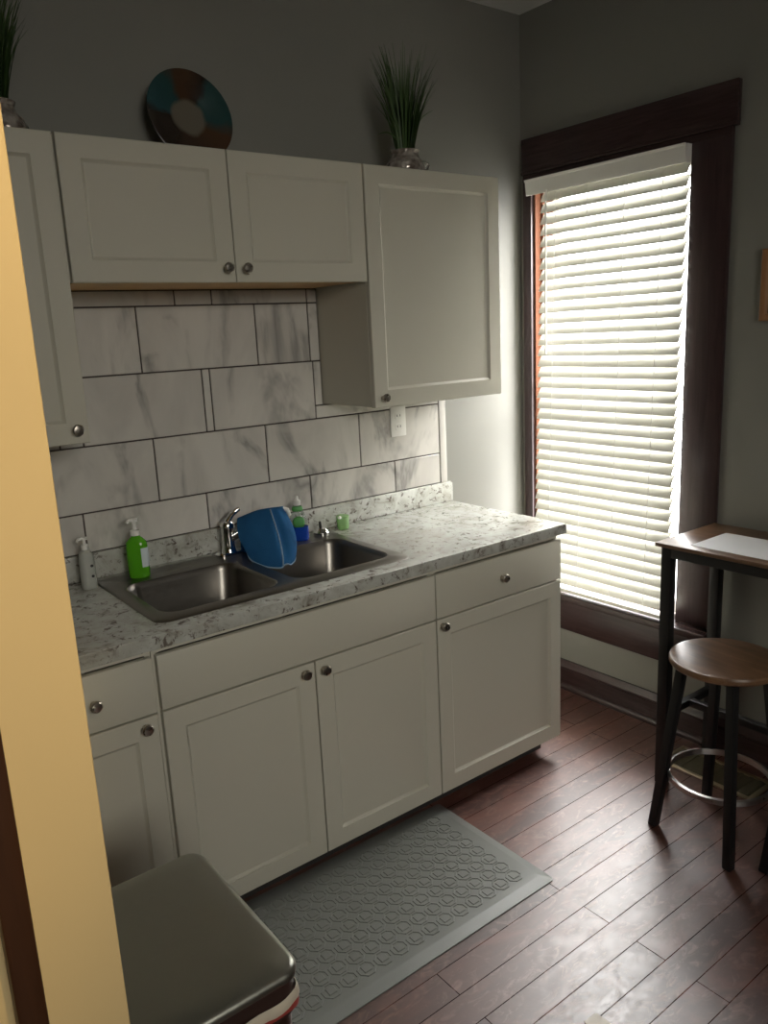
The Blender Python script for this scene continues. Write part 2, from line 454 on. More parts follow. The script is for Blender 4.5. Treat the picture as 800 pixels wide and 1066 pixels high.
def carcass(b, x0, x1, y0, y1, z0, z1, t=.016, top=True, back=.0):
    box(b, x0, x0+t, y0, y1, z0, z1); box(b, x1-t, x1, y0, y1, z0, z1)
    box(b, x0+t, x1-t, y0, y1, z0, z0+t)
    if top: box(b, x0+t, x1-t, y0, y1, z1-t, z1)
    box(b, x0+t, x1-t, y1-.006, y1, z0+t, z1-t)
    return b
ZU, ZT, Z2 = 1.3755, 2.1435, 1.7855
YU = -.3233
def upper(name, label, x0, x1, z0, doors, knobs, x_in=None, raw=False):
    r = thing(name, label, 'cabinet', ((x0+x1)/2, -.16, z0))
    b = BM(); carcass(b, x0+.0015, x1-.0015, YU+.021, -.002, z0+.003, ZT-.002)
    # face frame
    f = .034; ya, yb = YU+.0205, YU+.040
    obj('cabinet_body', b, M['cab_in'], r)
    b = BM(); box(b, x0+.018, x1-.018, YU+.022, -.012, z0+.0005, z0+.0028); obj('underside_panel', b, M['rawwood'] if raw else M['cab_in'], r)
    for (dx0, dx1), (kx, kz) in zip(doors, knobs):
        d = obj('door', shaker(dx0, dx1, z0, ZT, YU), M['cab'], r)
        obj('knob', knob_bm(kx, kz, YU), M['nickel'], d)
    return r
upper('wall_cabinet', 'tall narrow white wall cabinet cut off by the yellow wall edge', -.02, .4460, ZU, [(-.018, .4425)], [(.408, 1.413)])
upper('wall_cabinet', 'short wide two-door white wall cabinet above the sink', .4460, 1.3905, Z2, [(.4500, .9135), (.9165, 1.3855)], [(.884, 1.824), (.944, 1.823)], raw=True)
upper('wall_cabinet', 'tall white one-door wall cabinet beside the window', 1.3905, 1.9925, ZU, [(1.3925, 1.9925)], [(1.425, 1.408)])

YF, ZK = -.6278, .083
ZD0, ZD1 = .7125, .8600     # drawer front
def base(label, x0, x1, drawers, doors, dknobs, knobs, endgap):
    r = thing('base_cabinet', label, 'cabinet', ((x0+x1)/2, -.31, 0))
    b = BM(); t = .016; y0 = YF+.021
    box(b, x0+.001, x0+t, y0, -.026, ZK+.004, .876); box(b, x1-t, x1-.001, y0, -.026, ZK+.004, .876)
    box(b, x0+t, x1-t, y0, -.026, ZK+.004, ZK+.02); box(b, x0+t, x1-t, -.032, -.026, ZK+.02, .876)
    box(b, x0+t, x1-t, y0, y0+.018, .862, .876); box(b, x0+t, x1-t, y0, y0+.018, .700, .722)
    obj('cabinet_body', b, M['cab_in'], r)
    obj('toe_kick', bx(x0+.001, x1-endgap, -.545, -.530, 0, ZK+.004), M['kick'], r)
    for (a, c), k in zip(drawers, dknobs):
        d = obj('drawer' if k else 'false_front', slab(a, c, ZD0, ZD1, YF), M['cab'], r)
        if k: obj('knob', knob_bm(k[0], k[1], YF), M['nickel'], d)
    for (a, c), k in zip(doors, knobs):
        d = obj('door', shaker(a, c, ZK, .7065, YF), M['cab'], r)
        obj('knob', knob_bm(k[0], k[1], YF), M['nickel'], d)
base('white base cabinet with one drawer and door, partly behind the trash can', -.02, .4345, [(-.016, .4285)], [(-.016, .4285)], [(.276, .786)], [(.392, .683)], .001)
base('wide white sink base cabinet with two doors under a plain panel', .4345, 1.3690, [(.4425, 1.3665)], [(.4425, .9005), (.9045, 1.3665)], [None], [(.862, .684), (.928, .678)], .001)
base('white base cabinet with drawer and door at the window end', 1.3690, 1.9750, [(1.3715, 1.9745)], [(1.3715, 1.9745)], [(1.668, .787)], [(1.391, .686)], .02)

# ------------------------------------------------------------------ countertop with sink cutout
ZCT = .9157; CTB = .878; CX0, CX1, CY0, CY1 = -.02, 2.0003, -.632, -.001
SX0, SX1, SY0, SY1 = .478, 1.336, -.566, -.048
ct = thing('countertop', 'grey granite-look laminate countertop running over the base cabinets', 'countertop', ((CX0+CX1)/2, -.31, CTB))
def loop(b, pts, z):
    vs = [b.verts.new((x, y, z)) for x, y in pts]
    es = [b.edges.new((vs[i], vs[(i+1) % len(vs)])) for i in range(len(vs))]
    return vs, es
b = BM()
outer = [(CX0, CY0), (CX1, CY0), (CX1, CY1), (CX0, CY1)]
hole = rrect(SX0+.012, SX1-.012, SY0+.012, SY1-.012, .03, 5)
def ring2(z0, z1):
    o1, e1 = loop(b, outer, z1); h1, g1 = loop(b, hole, z1)
    bmesh.ops.triangle_fill(b, use_beauty=True, use_dissolve=False, edges=e1+g1)
    return o1, h1
n_in = .006
t1, h1 = ring2(None, ZCT)
outer_b = outer
o0, e0 = loop(b, outer_b, CTB); h0, g0 = loop(b, hole, CTB)
bmesh.ops.triangle_fill(b, use_beauty=True, use_dissolve=False, edges=e0+g0)
for A, B_ in ((t1, o0), (h1, h0)):
    n = len(A)
    for i in range(n): b.faces.new((A[i], A[(i+1) % n], B_[(i+1) % n], B_[i]))
es = [e for e in b.edges if all(abs(v.co.z-ZCT) < 1e-6 for v in e.verts) and (all(abs(v.co.y-CY0) < 1e-6 for v in e.verts) or all(abs(v.co.x-CX1) < 1e-6 for v in e.verts))]
es += [e for e in b.edges if all(abs(v.co.z-CTB) < 1e-6 for v in e.verts) and all(abs(v.co.y-CY0) < 1e-6 for v in e.verts)]
bmesh.ops.bevel(b, geom=es, offset=.004, segments=3, profile=.5, affect='EDGES')
obj('worktop', b, M['granite'], ct, 40)
obj('backsplash_lip', bx(CX0, CX1+.003, -.021, -.001, ZCT+.0003, .9982, bev=.003), M['granite'], ct)

# ------------------------------------------------------------------ sink
ZR = ZCT+.0045
sk = thing('kitchen_sink', 'double bowl stainless steel sink set into the countertop', 'sink', ((SX0+SX1)/2, -.31, ZCT))
BLS = [(.520, .888, -.512, -.172), (.934, 1.298, -.512, -.172)]
b = BM()
ov, oe = loop(b, rrect(SX0+.006, SX1-.006, SY0+.006, SY1-.006, .034, 6), ZR)
hs = []; ed = list(oe)
for x0, x1, y0, y1 in BLS:
    v, e = loop(b, rrect(x0, x1, y0, y1, .055, 7), ZR); hs.append(v); ed += e
bmesh.ops.triangle_fill(b, use_beauty=True, use_dissolve=False, edges=ed)
lo = [b.verts.new((x, y, ZCT+.0004)) for x, y in rrect(SX0, SX1, SY0, SY1, .04, 6)]
n = len(lo)
for i in range(n): b.faces.new((ov[i], ov[(i+1) % n], lo[(i+1) % n], lo[i]))
obj('rim', b, M['steel'], sk, 40)
for (x0, x1, y0, y1) in BLS:
    b = BM()
    rings = []
    for ins, z in ((0, ZR-.0002), (.004, ZR-.006), (.008, ZR-.02), (.020, ZR-.145), (.032, ZR-.168), (.055, ZR-.178), (.12, ZR-.181)):
        rings.append([b.verts.new((x, y, z)) for x, y in rrect(x0+ins, x1-ins, y0+ins, y1-ins, max(.055-ins*.3, .02), 7)])
    bridge(b, rings, False, True)
    bw = obj('bowl', b, M['steel'], sk, 60)
    b = BM(); lathe(b, [(.043, ZR-.1805), (.043, ZR-.1775), (.036, ZR-.1765), (.030, ZR-.1795), (.006, ZR-.1795), (.005, ZR-.172)], ((x0+x1)/2, (y0+y1)/2, 0), 'z', 28)
    obj('drain', b, M['chrome'], bw)

# faucet
fc = thing('kitchen_faucet', 'chrome single-lever faucet on the sink deck under the blue cloth', 'faucet', (.925, -.088, ZR))
b = BM()
rrbox(b, .875, .975, -.114, -.062, [(0, ZR), (0, ZR+.006), (.004, ZR+.010)], .025)
lathe(b, [(.027, ZR+.008), (.024, ZR+.016), (.0215, ZR+.03), (.0215, ZR+.086), (.0235, ZR+.090), (.0235, ZR+.102), (.018, ZR+.112), (.008, ZR+.116)], (.925, -.088, 0), 'z', 28)
obj('faucet_body', b, M['chrome'], fc)
b = BM(); tube(b, [(.932, -.095, .972), (.955, -.120, .992), (.985, -.152, 1.020), (1.005, -.174, 1.036), (1.020, -.190, 1.042), (1.030, -.203, 1.036), (1.032, -.207, 1.022)], [.012, .0115, .011, .0105, .0105, .0100, .0095], 14)
obj('spout', b, M['chrome'], fc)
b = BM(); tube(b, [(.925, -.088, 1.026), (.930, -.093, 1.040), (.942, -.098, 1.056), (.957, -.103, 1.068), (.966, -.106, 1.072)], [.012, .010, .0085, .0085, .0065], 14)
obj('lever_handle', b, M['chrome'], fc)
b = BM(); lathe(b, [(.030, ZR), (.030, ZR+.006), (.024, ZR+.014), (.019, ZR+.020), (.010, ZR+.023)], (1.296, -.086, 0), 'z', 28)
sp_ = thing('side_sprayer', 'short chrome sprayer base with dark stem beside the blue bottle', 'sprayer', (1.296, -.086, ZR))
obj('sprayer_base', b, M['chrome'], sp_)
b = BM(); tube(b, [(1.293, -.086, ZR+.021), (1.291, -.087, ZR+.045)], [.006, .0045], 12); obj('sprayer_stem', b, M['blackplastic'], sp_)

# blue cloth draped over the spout
cl = thing('dish_cloth', 'blue dish cloth draped over the faucet spout', 'cloth', (1.01, -.20, .88))
top = [(.938, -.140, 1.046), (.955, -.165, 1.058), (.985, -.185, 1.070), (1.010, -.208, 1.076), (1.030, -.222, 1.078), (1.048, -.224, 1.077), (1.068, -.215, 1.074), (1.085, -.195, 1.066)]
bot = [(.925, -.205, .948), (.936, -.236, .922), (.960, -.264, .905), (1.000, -.290, .897), (1.024, -.296, .906), (1.045, -.286, .899), (1.080, -.250, .912), (1.098, -.205, .945)]
midp = [(.916, -.180, 1.006), (.934, -.212, 1.004), (.962, -.250, 1.000), (1.000, -.276, 1.000), (1.024, -.262, 1.000), (1.056, -.268, 1.000), (1.098, -.226, .998), (1.112, -.190, .995)]
def lagr(a, m, c, t):   # quadratic through a (0), m (.4), c (1)
    A, Mm, Cc = Vector(a), Vector(m), Vector(c)
    l0 = (t-.4)*(t-1)/(.4); l1 = t*(t-1)/(.4*(-.6)); l2 = t*(t-.4)/.6
    return A*l0+Mm*l1+Cc*l2
def catmull(P, u):
    P = [Vector(p) for p in P]; n = len(P)-1; x = min(u*n, n-1e-6); i = int(x); f = x-i
    p0, p1, p2, p3 = P[max(i-1, 0)], P[i], P[i+1], P[min(i+2, n)]
    return .5*((2*p1)+(-p0+p2)*f+(2*p0-5*p1+4*p2-p3)*f*f+(-p0+3*p1-3*p2+p3)*f**3)
b = BM(); NU, NV = 44, 26; grid = []
for i in range(NU+1):
    u = i/NU; a, m_, c_ = catmull(top, u), catmull(midp, u), catmull(bot, u); row = []
    for j in range(NV+1):
        t_ = j/NV; p = lagr(a, m_, c_, t_)
        p += Vector((.4, -.5, 0))*(.0055*math.sin(u*15+t_*2.5)*t_+.003*math.sin(u*31-t_*5)*t_*t_)
        # rounded lower corners
        row.append(b.verts.new(p))
    grid.append(row)
for i in range(NU):
    for j in range(NV): b.faces.new((grid[i][j], grid[i+1][j], grid[i+1][j+1], grid[i][j+1]))
# back flap: hangs behind from the same top edge
back = []
for i in range(NU+1):
    u = i/NU; a = catmull(top, u); row = [grid[i][0]]
    for j in range(1, 13):
        t_ = j/12; p = a+Vector((.030*min(1, t_*3)*(1-.2*t_), .040*min(1, t_*3), .006*math.sin(min(1, t_*3)*PI)-.115*t_*t_-.02*t_))
        row.append(b.verts.new(p))
    back.append(row)
for i in range(NU):
    for j in range(12): b.faces.new((back[i][j+1], back[i+1][j+1], back[i+1][j], back[i][j]))
co_front = [g[-1].co.copy() for g in grid]; co_l = [v.co.copy() for v in grid[0]]; co_r = [v.co.copy() for v in grid[-1]]; co_mid = [v.co.copy() for v in grid[22]]
r = bmesh.ops.solidify(b, geom=list(b.faces), thickness=.004)
obj('cloth_sheet', b, M['cloth'], cl, 60)
for pts in (co_front, co_r, co_mid):
    b = BM(); tube(b, [p+Vector((0, -.002, 0)) for p in pts], .0022, 8); obj('hem', b, M['hem'], cl)
b = BM(); x, y, z = top[-1]; tube(b, [(x-.012, y-.004, z+.003), (x+.006, y-.012, z-.004), (x+.012, y-.016, z-.024)], [.007, .008, .006], 10); obj('care_tag', b, M['white'], cl)

# soap bottles
gb = thing('soap_bottle', 'green soap bottle with white pump standing on the sink corner', 'bottle', (.602, -.120, ZR), 'soap bottles by the sink')
b = BM(); x, y = .602, -.120
def bottle(b, x, y, prof, sx=1, sy=.62, n=28, rot=0):
    rings = []
    for r_, z in prof:
        ring = []
        for i in range(n):
            a = 2*PI*i/n
            # superellipse
            cx_, sy_ = math.cos(a), math.sin(a)
            px = math.copysign(abs(cx_)**.75, cx_)*r_*sx; py = math.copysign(abs(sy_)**.75, sy_)*r_*sy
            ring.append(b.verts.new((x+px*math.cos(rot)-py*math.sin(rot), y+px*math.sin(rot)+py*math.cos(rot), z)))
        rings.append(ring)
    bridge(b, rings); return b
bottle(b, x, y, [(.027, ZR), (.031, ZR+.004), (.032, ZR+.02), (.032, ZR+.095), (.030, ZR+.112), (.020, ZR+.124), (.013, ZR+.129), (.012, ZR+.137)], rot=-.5)
obj('bottle_body', b, M['greensoap'], gb)
b = BM()
lab = []
for k in range(9):
    a = -1.25+k*.19; cx_, sy_ = math.cos(a), math.sin(a)
    px = math.copysign(abs(cx_)**.75, cx_)*.0326; py = math.copysign(abs(sy_)**.75, sy_)*.0326*.62
    lab.append((x+px*math.cos(-.5)-py*math.sin(-.5), y+px*math.sin(-.5)+py*math.cos(-.5)))
for k in range(8):
    f = [b.verts.new((*lab[k], ZR+.035)), b.verts.new((*lab[k+1], ZR+.035)), b.verts.new((*lab[k+1], ZR+.095)), b.verts.new((*lab[k], ZR+.095))]
    b.faces.new(f)
bmesh.ops.remove_doubles(b, verts=b.verts, dist=1e-5); bmesh.ops.solidify(b, geom=list(b.faces), thickness=.0006)
obj('label', b, M['palelabel'], gb)
b = BM(); lathe(b, [(.0145, ZR+.134), (.0145, ZR+.150), (.006, ZR+.152), (.005, ZR+.176), (.012, ZR+.177), (.012, ZR+.186), (.006, ZR+.189)], (x, y, 0), 'z', 20)
tube(b, [(x, y, ZR+.182), (x-.022, y-.014, ZR+.184), (x-.030, y-.019, ZR+.178)], [.006, .005, .004], 10)
obj('pump', b, M['white'], gb)

bb = thing('soap_bottle', 'clear dish soap bottle with blue liquid behind the blue cloth', 'bottle', (1.188, -.108, ZR), 'soap bottles by the sink')
x, y = 1.188, -.108
b = BM(); bottle(b, x, y, [(.031, ZR), (.035, ZR+.004), (.036, ZR+.02), (.035, ZR+.050)], sy=.6, rot=-.6); obj('liquid', b, M['bluesoap'], bb)
b = BM(); bottle(b, x, y, [(.0355, ZR+.0505), (.034, ZR+.062), (.029, ZR+.082), (.022, ZR+.100), (.019, ZR+.112), (.016, ZR+.122), (.012, ZR+.128)], sy=.6, rot=-.6); obj('bottle_body', b, M['clear'], bb)
b = BM(); 
rings = []
bottle(b, x-.004, y-.011, [(.004, ZR+.046), (.016, ZR+.050), (.021, ZR+.060), (.021, ZR+.072), (.017, ZR+.082), (.006, ZR+.088)], sy=.5, rot=-.6); obj('label', b, M['greenlabel'], bb)
b = BM(); bottle(b, x, y, [(.0165, ZR+.106), (.0195, ZR+.110), (.0190, ZR+.116), (.0165, ZR+.1225)], sy=.75, rot=-.6); obj('neck_label', b, M['greenlabel'], bb)
b = BM(); lathe(b, [(.013, ZR+.1265), (.013, ZR+.142), (.010, ZR+.145), (.006, ZR+.146), (.0055, ZR+.158), (.003, ZR+.160)], (x, y, 0), 'z', 20); obj('cap', b, M['white'], bb)

wb = thing('soap_bottle', 'slim pale pump bottle on the counter next to the yellow wall', 'bottle', (.452, -.105, ZCT), 'soap bottles by the sink')
x, y = .452, -.105
b = BM(); bottle(b, x, y, [(.020, ZCT+.0003), (.0225, ZCT+.004), (.023, ZCT+.02), (.022, ZCT+.095), (.019, ZCT+.110), (.010, ZCT+.118), (.009, ZCT+.124)], sy=.8); obj('bottle_body', b, M['palebottle'], wb)
b = BM(); lathe(b, [(.011, ZCT+.121), (.011, ZCT+.136), (.005, ZCT+.138), (.004, ZCT+.150), (.010, ZCT+.151), (.010, ZCT+.158)], (x, y, 0), 'z', 18)
tube(b, [(x, y, ZCT+.155), (x-.020, y-.012, ZCT+.156), (x-.026, y-.016, ZCT+.150)], [.005, .0045, .0035], 10); obj('pump', b, M['white'], wb)
for zz in (.040, .072):
    b = BM(); lathe(b, [(.0045, 0), (.0045, .0008)], (x+.008, y-.0180, ZCT+zz), '-y', 12); obj('printed_mark', b, M['blackplastic'], wb)

gc = thing('scrub_cup', 'small pale green cup with white lid on counter by backsplash', 'cup', (1.400, -.075, ZCT))
b = BM(); lathe(b, [(.019, ZCT+.0003), (.021, ZCT+.003), (.0235, ZCT+.040), (.0225, ZCT+.043)], (1.400, -.075, 0), 'z', 24); obj('cup_body', b, M['cupgreen'], gc)
b = BM(); lathe(b, [(.0225, ZCT+.0432), (.024, ZCT+.045), (.024, ZCT+.049), (.020, ZCT+.052), (.004, ZCT+.053)], (1.400, -.075, 0), 'z', 24)
obj('lid', b, M['cupgreen'], gc)
b = BM(); tube(b, [(1.378, -.090, ZCT+.049), (1.366, -.100, ZCT+.052)], [.006, .005], 10); obj('lid_tab', b, M['white'], gc)

# ------------------------------------------------------------------ tiles
b = BM(); g = .0048
ZS = .9986
rows = [(ZS, 1.1233, [-.02, .0835, .4870, .8988, 1.3114, 1.7091, 1.9481]),
        (1.1233, 1.327, [-.02, .325, .7345, 1.1423, 1.5456, 1.9481]),
        (1.327, 1.5339, [-.02, .112, .517, .923, .951, 1.356, 1.9481]),
        (1.5339, 1.7371, [.31, .7245, 1.1365, 1.3477, 1.9481]),
        (1.7371, 1.7850, [.449, .855, .983, 1.3477, 1.9481])]
def tile(x0, x1, z0, z1):
    if x1-x0 < .006 or z1-z0 < .006: return
    box(b, x0+g/2, x1-g/2, -.0085, -.002, z0+g/2, z1-g/2, bev=.0012, seg=1)
for z0, z1, js in rows:
    for a, c_ in zip(js, js[1:]):
        if z1 <= ZU: tile(a, c_, z0, z1)
        else:
            a2, c2 = max(a, .4475), min(c_, 1.389)
            if z0 < ZU:
                if a < .4475 < c_: tile(a, .4475, z0, ZU-.001); tile(.4475-.0001, min(c_, 1.389), z0, z1) if False else None
                if c_ <= .4475: tile(a, c_, z0, ZU-.001)
                elif a >= 1.356-1e-6: tile(a, c_, z0, ZU-.001); tile(a, 1.389, ZU-.001, z1)
                else: tile(a2, c2, z0, z1)
            else: tile(a2, c2, z0, z1)
for f in b.faces: f.material_index = 0
box(b, -.02, 1.9485, -.0045, -.0005, ZS, ZU-.0015, mi=1); box(b, .4475, 1.389, -.0045, -.0005, ZU-.0015, 1.785, mi=1)
sp = obj('tile_backsplash', b, [M['tile'], M['grout']]); sp.data.polygons.foreach_get
tag(sp, 'white marble-veined tile backsplash with dark grout behind the sink', 'backsplash')
tag(obj('tile_edge_strip', bx(1.9490, 1.9840, -.011, -.0005, ZS, ZU-.0015, bev=.002), M['tile']), 'pale upright edge strip ending the tiled backsplash near the window', 'tile trim')

# outlet
ol = thing('wall_outlet', 'white wall outlet plate on the tiles under the wall cabinet', 'outlet', (1.732, -.009, 1.277))
obj('outlet_plate', bx(1.694, 1.770, -.0145, -.0086, 1.219, 1.336, bev=.002), M['white'], ol)
for zc in (1.257, 1.299):
    b = BM(); rrbox(b, 1.715, 1.749, zc-.014, zc+.014, [(0, 0), (0, .002)], .010)
    bmesh.ops.rotate(b, verts=b.verts, cent=(1.732, zc, 0), matrix=Matrix.Rotation(PI/2, 3, 'X'))
    bmesh.ops.translate(b, verts=b.verts, vec=(0, -.0145-zc, zc)); s_ = obj('socket', b, M['white'], ol)
    b = BM()
    for dx in (-.007, .007): box(b, 1.732+dx-.0012, 1.732+dx+.0012, -.0172, -.0164, zc-.002, zc+.006)
    obj('slot', b, M['blackplastic'], s_)

# ------------------------------------------------------------------ on top of the wall cabinets
def make_plant(loc, label):
    r = thing('potted_grass', label, 'plant', loc, 'potted grasses on the wall cabinets')
    x, y, z = loc; b = BM()
    lathe(b, [(.055, z), (.066, z+.006), (.070, z+.022), (.064, z+.042), (.050, z+.058), (.046, z+.070), (.050, z+.082), (.046, z+.083), (.042, z+.072)], (x, y, 0), 'z', 40)
    obj('pot', b, M['mercury'], r)
    b = BM(); N = 14
    for k in range(1):
        pts = [(x+.046+.012*math.cos(a), y-.048-.006*math.cos(a), z+.030+.012*math.sin(a)) for a in [2*PI*i/N for i in range(N)]]
        tube(b, pts, .0045, 8, closed=True)
    obj('ring', b, M['chrome'], r)
    b = BM(); rnd = random.Random(3)
    for k in range(190):
        a = rnd.uniform(0, 2*PI); r0 = .030*math.sqrt(rnd.random()); L = rnd.uniform(.20, .345)*(1 if rnd.random() < .85 else .7)
        sp = rnd.uniform(.0, .20)**1.0*(1.0 if L > .25 else 1.3); d = Vector((math.cos(a), math.sin(a), 0)); side = Vector((-math.sin(a+.6), math.cos(a+.6), 0))
        w0 = rnd.uniform(.0022, .0036); curl = rnd.uniform(.2, 1.0)*.06
        prev = None
        for j in range(7):
            t_ = j/6; c_ = Vector((x, y, z+.070))+d*(r0+sp*L*t_+curl*t_**3)+Vector((0, 0, L*t_*(1-.08*sp*t_)))
            w = w0*(1-t_**2)+.0004
            cur = (b.verts.new(c_-side*w), b.verts.new(c_+side*w))
            if prev: b.faces.new((prev[0], prev[1], cur[1], cur[0]))
            prev = cur
    # two stray drooping blades
    for d, L in ((Vector((-1, -.1, .35)), .13), (Vector((1, 0, 1.1)), .2)):
        d.normalize(); prev = None
        for j in range(7):
            t_ = j/6; c_ = Vector((x, y, z+.078))+d*L*t_+Vector((0, 0, .03*math.sin(t_*PI))); w = .003*(1-t_*t_)+.0004
            cur = (b.verts.new(c_+Vector((0, 0, -w))), b.verts.new(c_+Vector((0, 0, w))))
            if prev: b.faces.new((prev[0], prev[1], cur[1], cur[0]))
            prev = cur
    obj('grass_blades', b, M['grass'], r)
    return r
pl = make_plant((1.660, -.205, ZT), 'green grass plant in silver pot on cabinet nearest the window')
dup(pl, (.350, -.205, ZT), 1.0, 'dark grass plant in silver pot at the far left beside the yellow wall')

pt = thing('decorative_plate', 'round teal and brown plate leaning on the wall above the sink cabinet', 'plate', (.926, -.075, ZT))
b = BM()
prof = [(r_*.94, h_) for r_, h_ in [(.004, .004), (.055, .004), (.072, .009), (.110, .019), (.140, .024), (.1435, .0225), (.140, .019), (.110, .013), (.072, .002), (.055, -.004), (.004, -.004)]]
lathe(b, prof, (0, 0, 0), '-y', 64)
po = obj('plate_disc', b, M['plate'], None, 40)
po.data.transform(Matrix.Translation(po.location)); po.location = (0, -.005, .1345); po.parent = pt; po.rotation_euler = (-.19, 0, 0)
b = BM()
for sx in (-.05, .05):
    tube(b, [(.926+sx, -.135, ZT+.024), (.926+sx, -.132, ZT+.005), (.926+sx, -.09, ZT+.005), (.926+sx*.6, -.035, ZT+.005), (.926+sx*.5, -.028, ZT+.16)], .003, 8)
tube(b, [(.876, -.088, ZT+.005), (.976, -.088, ZT+.005)], .003, 8)
obj('plate_stand', b, M['blackmetal'], pt)

# ------------------------------------------------------------------ floor things
# anti-fatigue mat
mt = thing('kitchen_mat', 'grey embossed rubber mat on the floor before the sink cabinet', 'mat', (.90, -.845, 0))
MX0, MX1, MY0, MY1 = .395, 1.402, -1.090, -.565
b = BM()
rings = []
for ins, z in ((0, .0006), (.0, .004), (.030, .013), (.034, .0135)):
    rings.append([b.verts.new((x, y, z)) for x, y in rrect(MX0+ins, MX1-ins, MY0+ins, MY1-ins, .012, 4)])
bridge(b, rings); obj('mat_base', b, M['mat'], mt, 25)
b = BM()
def oct_ring(cx, cy, r1, r0, z0, z1, n=8, ph=PI/8, flat=1.0):
    A = [[b.verts.new((cx+r*math.cos(2*PI*k/n+ph), cy+flat*r*math.sin(2*PI*k/n+ph), z)) for k in range(n)] for r, z in ((r1, z0), (r1-.0012, z1), (r0+.0012, z1), (r0, z0))]
    for p, q in zip(A, A[1:]):
        for k in range(n): b.faces.new((p[k], p[(k+1) % n], q[(k+1) % n], q[k]))
px_, py_ = .0550, .0520
nx = int((MX1-MX0-.075)/px_); ny = int((MY1-MY0-.072)/py_)
ox = (MX0+MX1)/2-px_*(nx-1)/2; oy = (MY0+MY1)/2-py_*(ny-1)/2
for i in range(nx):
    for j in range(ny):
        cx, cy = ox+i*px_, oy+j*py_
        oct_ring(cx, cy, .0278, .0205, .0130, .0158)
        A = [[b.verts.new((cx+s*sx, cy+s*sy, z)) for sx, sy in ((-1,-1),(1,-1),(1,1),(-1,1))] for s, z in ((.0125, .0130), (.0105, .0158))]
        bridge(b, A, False, True)
obj('embossed_pattern', b, M['mat'], mt, 0)

# trash can
CXa, CXb, CYa, CYb, CZ = -.02, .305, -1.518, -1.120, .650
tcn = thing('trash_can', 'rectangular steel trash can with smudged flat lid by the yellow wall', 'trash can', ((CXa+CXb)/2, (CYa+CYb)/2, 0))
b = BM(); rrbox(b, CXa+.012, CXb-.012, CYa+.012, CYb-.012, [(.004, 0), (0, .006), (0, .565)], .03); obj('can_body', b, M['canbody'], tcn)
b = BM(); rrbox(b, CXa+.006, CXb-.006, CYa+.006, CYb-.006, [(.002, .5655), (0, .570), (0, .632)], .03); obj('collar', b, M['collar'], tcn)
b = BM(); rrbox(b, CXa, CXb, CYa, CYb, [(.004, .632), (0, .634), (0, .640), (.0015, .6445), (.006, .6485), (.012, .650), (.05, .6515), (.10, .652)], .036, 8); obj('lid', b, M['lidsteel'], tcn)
def ragged(z0, z1, out, seed, mat, name):
    b = BM(); rnd = random.Random(seed); rings = []
    base_ = rrect(CXa+.006-out, CXb-.006+out, CYa+.006-out, CYb-.006+out, .032, 6)
    # resample
    P = []
    for i in range(len(base_)):
        a, c_ = Vector(base_[i]), Vector(base_[(i+1) % len(base_)]); m = max(1, int((c_-a).length/.012))
        for k in range(m): P.append(a+(c_-a)*k/m)
    n = len(P); ph = [rnd.uniform(0, 6) for _ in range(4)]
    ctr = Vector(((CXa+CXb)/2, (CYa+CYb)/2))
    for (zz, oo) in ((z1, -.003), (z1-.002, 0), (z0+.006, .002), (z0, .001), (z0+.001, -.003)):
        ring = []
        for i, p in enumerate(P):
            s = i/n*2*PI; wv = .0022*math.sin(9*s+ph[0])+.0018*math.sin(23*s+ph[1]); dz = .0022*math.sin(7*s+ph[2])+.0018*math.sin(19*s+ph[3])
            dd = (p-ctr).normalized(); q = p+dd*(oo+wv*.6)
            ring.append(b.verts.new((q.x, q.y, zz+(dz if zz < z1-.004 else dz*.4))))
        rings.append(ring)
    bridge(b, rings, False, False); obj(name, b, mat, tcn, 60)
ragged(.587, .604, .0045, 1, M['liner'], 'bin_liner')
ragged(.576, .588, .004, 4, M['linerred'], 'liner_drawstring')

# floor register
fr = thing('floor_register', 'brass floor vent by the baseboard under the bar table', 'vent', (2.285, -1.085, 0))
b = BM(); x0, x1, y0, y1 = 2.205, 2.365, -1.265, -.905; w = .018
box(b, x0, x1, y0, y0+w, 0, .006, bev=.002); box(b, x0, x1, y1-w, y1, 0, .006, bev=.002)
box(b, x0, x0+w, y0+w, y1-w, 0, .006, bev=.002); box(b, x1-w, x1, y0+w, y1-w, 0, .006, bev=.002)
obj('register_frame', b, M['brass'], fr)
b = BM(); box(b, x0+w, x1-w, y0+w, y1-w, .0005, .0015); obj('duct_opening', b, M['ventdark'], fr)
for k in range(9):
    yy = y0+w+.018+k*.036
    obj('louver', bx(x0+w, x1-w, yy-.007, yy+.007, .0018, .0045), M['ventdark'], fr)

# bar table
TZ = .892; TX0, TX1, TY0, TY1 = 2.064, 2.428, -1.98, -.957
tb = thing('bar_table', 'tall brown wood bar table with black metal frame by the window', 'table', ((TX0+TX1)/2, (TY0+TY1)/2, 0))
obj('tabletop', bx(TX0, TX1, TY0, TY1, TZ-.014, TZ, bev=.0025), M['rustic'], tb)
LW = .042; lx = (TX0+.010+LW/2, TX1-.008-LW/2); ly = (TY0+.012+LW/2, TY1-.014-LW/2)
LWr = .036
for xx in lx:
    for yy in ly:
        b = BM(); box(b, xx-LWr/2, xx+LWr/2, yy-LWr/2, yy+LWr/2, 0.0, TZ-.0142, bev=.002)
        lathe(b, [(.014, 0), (.016, .004), (.016, .012)], (xx, yy, 0), 'z', 16)
        obj('leg', b, M['blackmetal'], tb)
b = BM(); h0, h1 = TZ-.050, TZ-.0143; q = LWr/2
box(b, lx[0]-q, lx[0]+q, ly[0]+q, ly[1]-q, h0, h1, bev=.002); box(b, lx[1]-q, lx[1]+q, ly[0]+q, ly[1]-q, h0, h1, bev=.002)
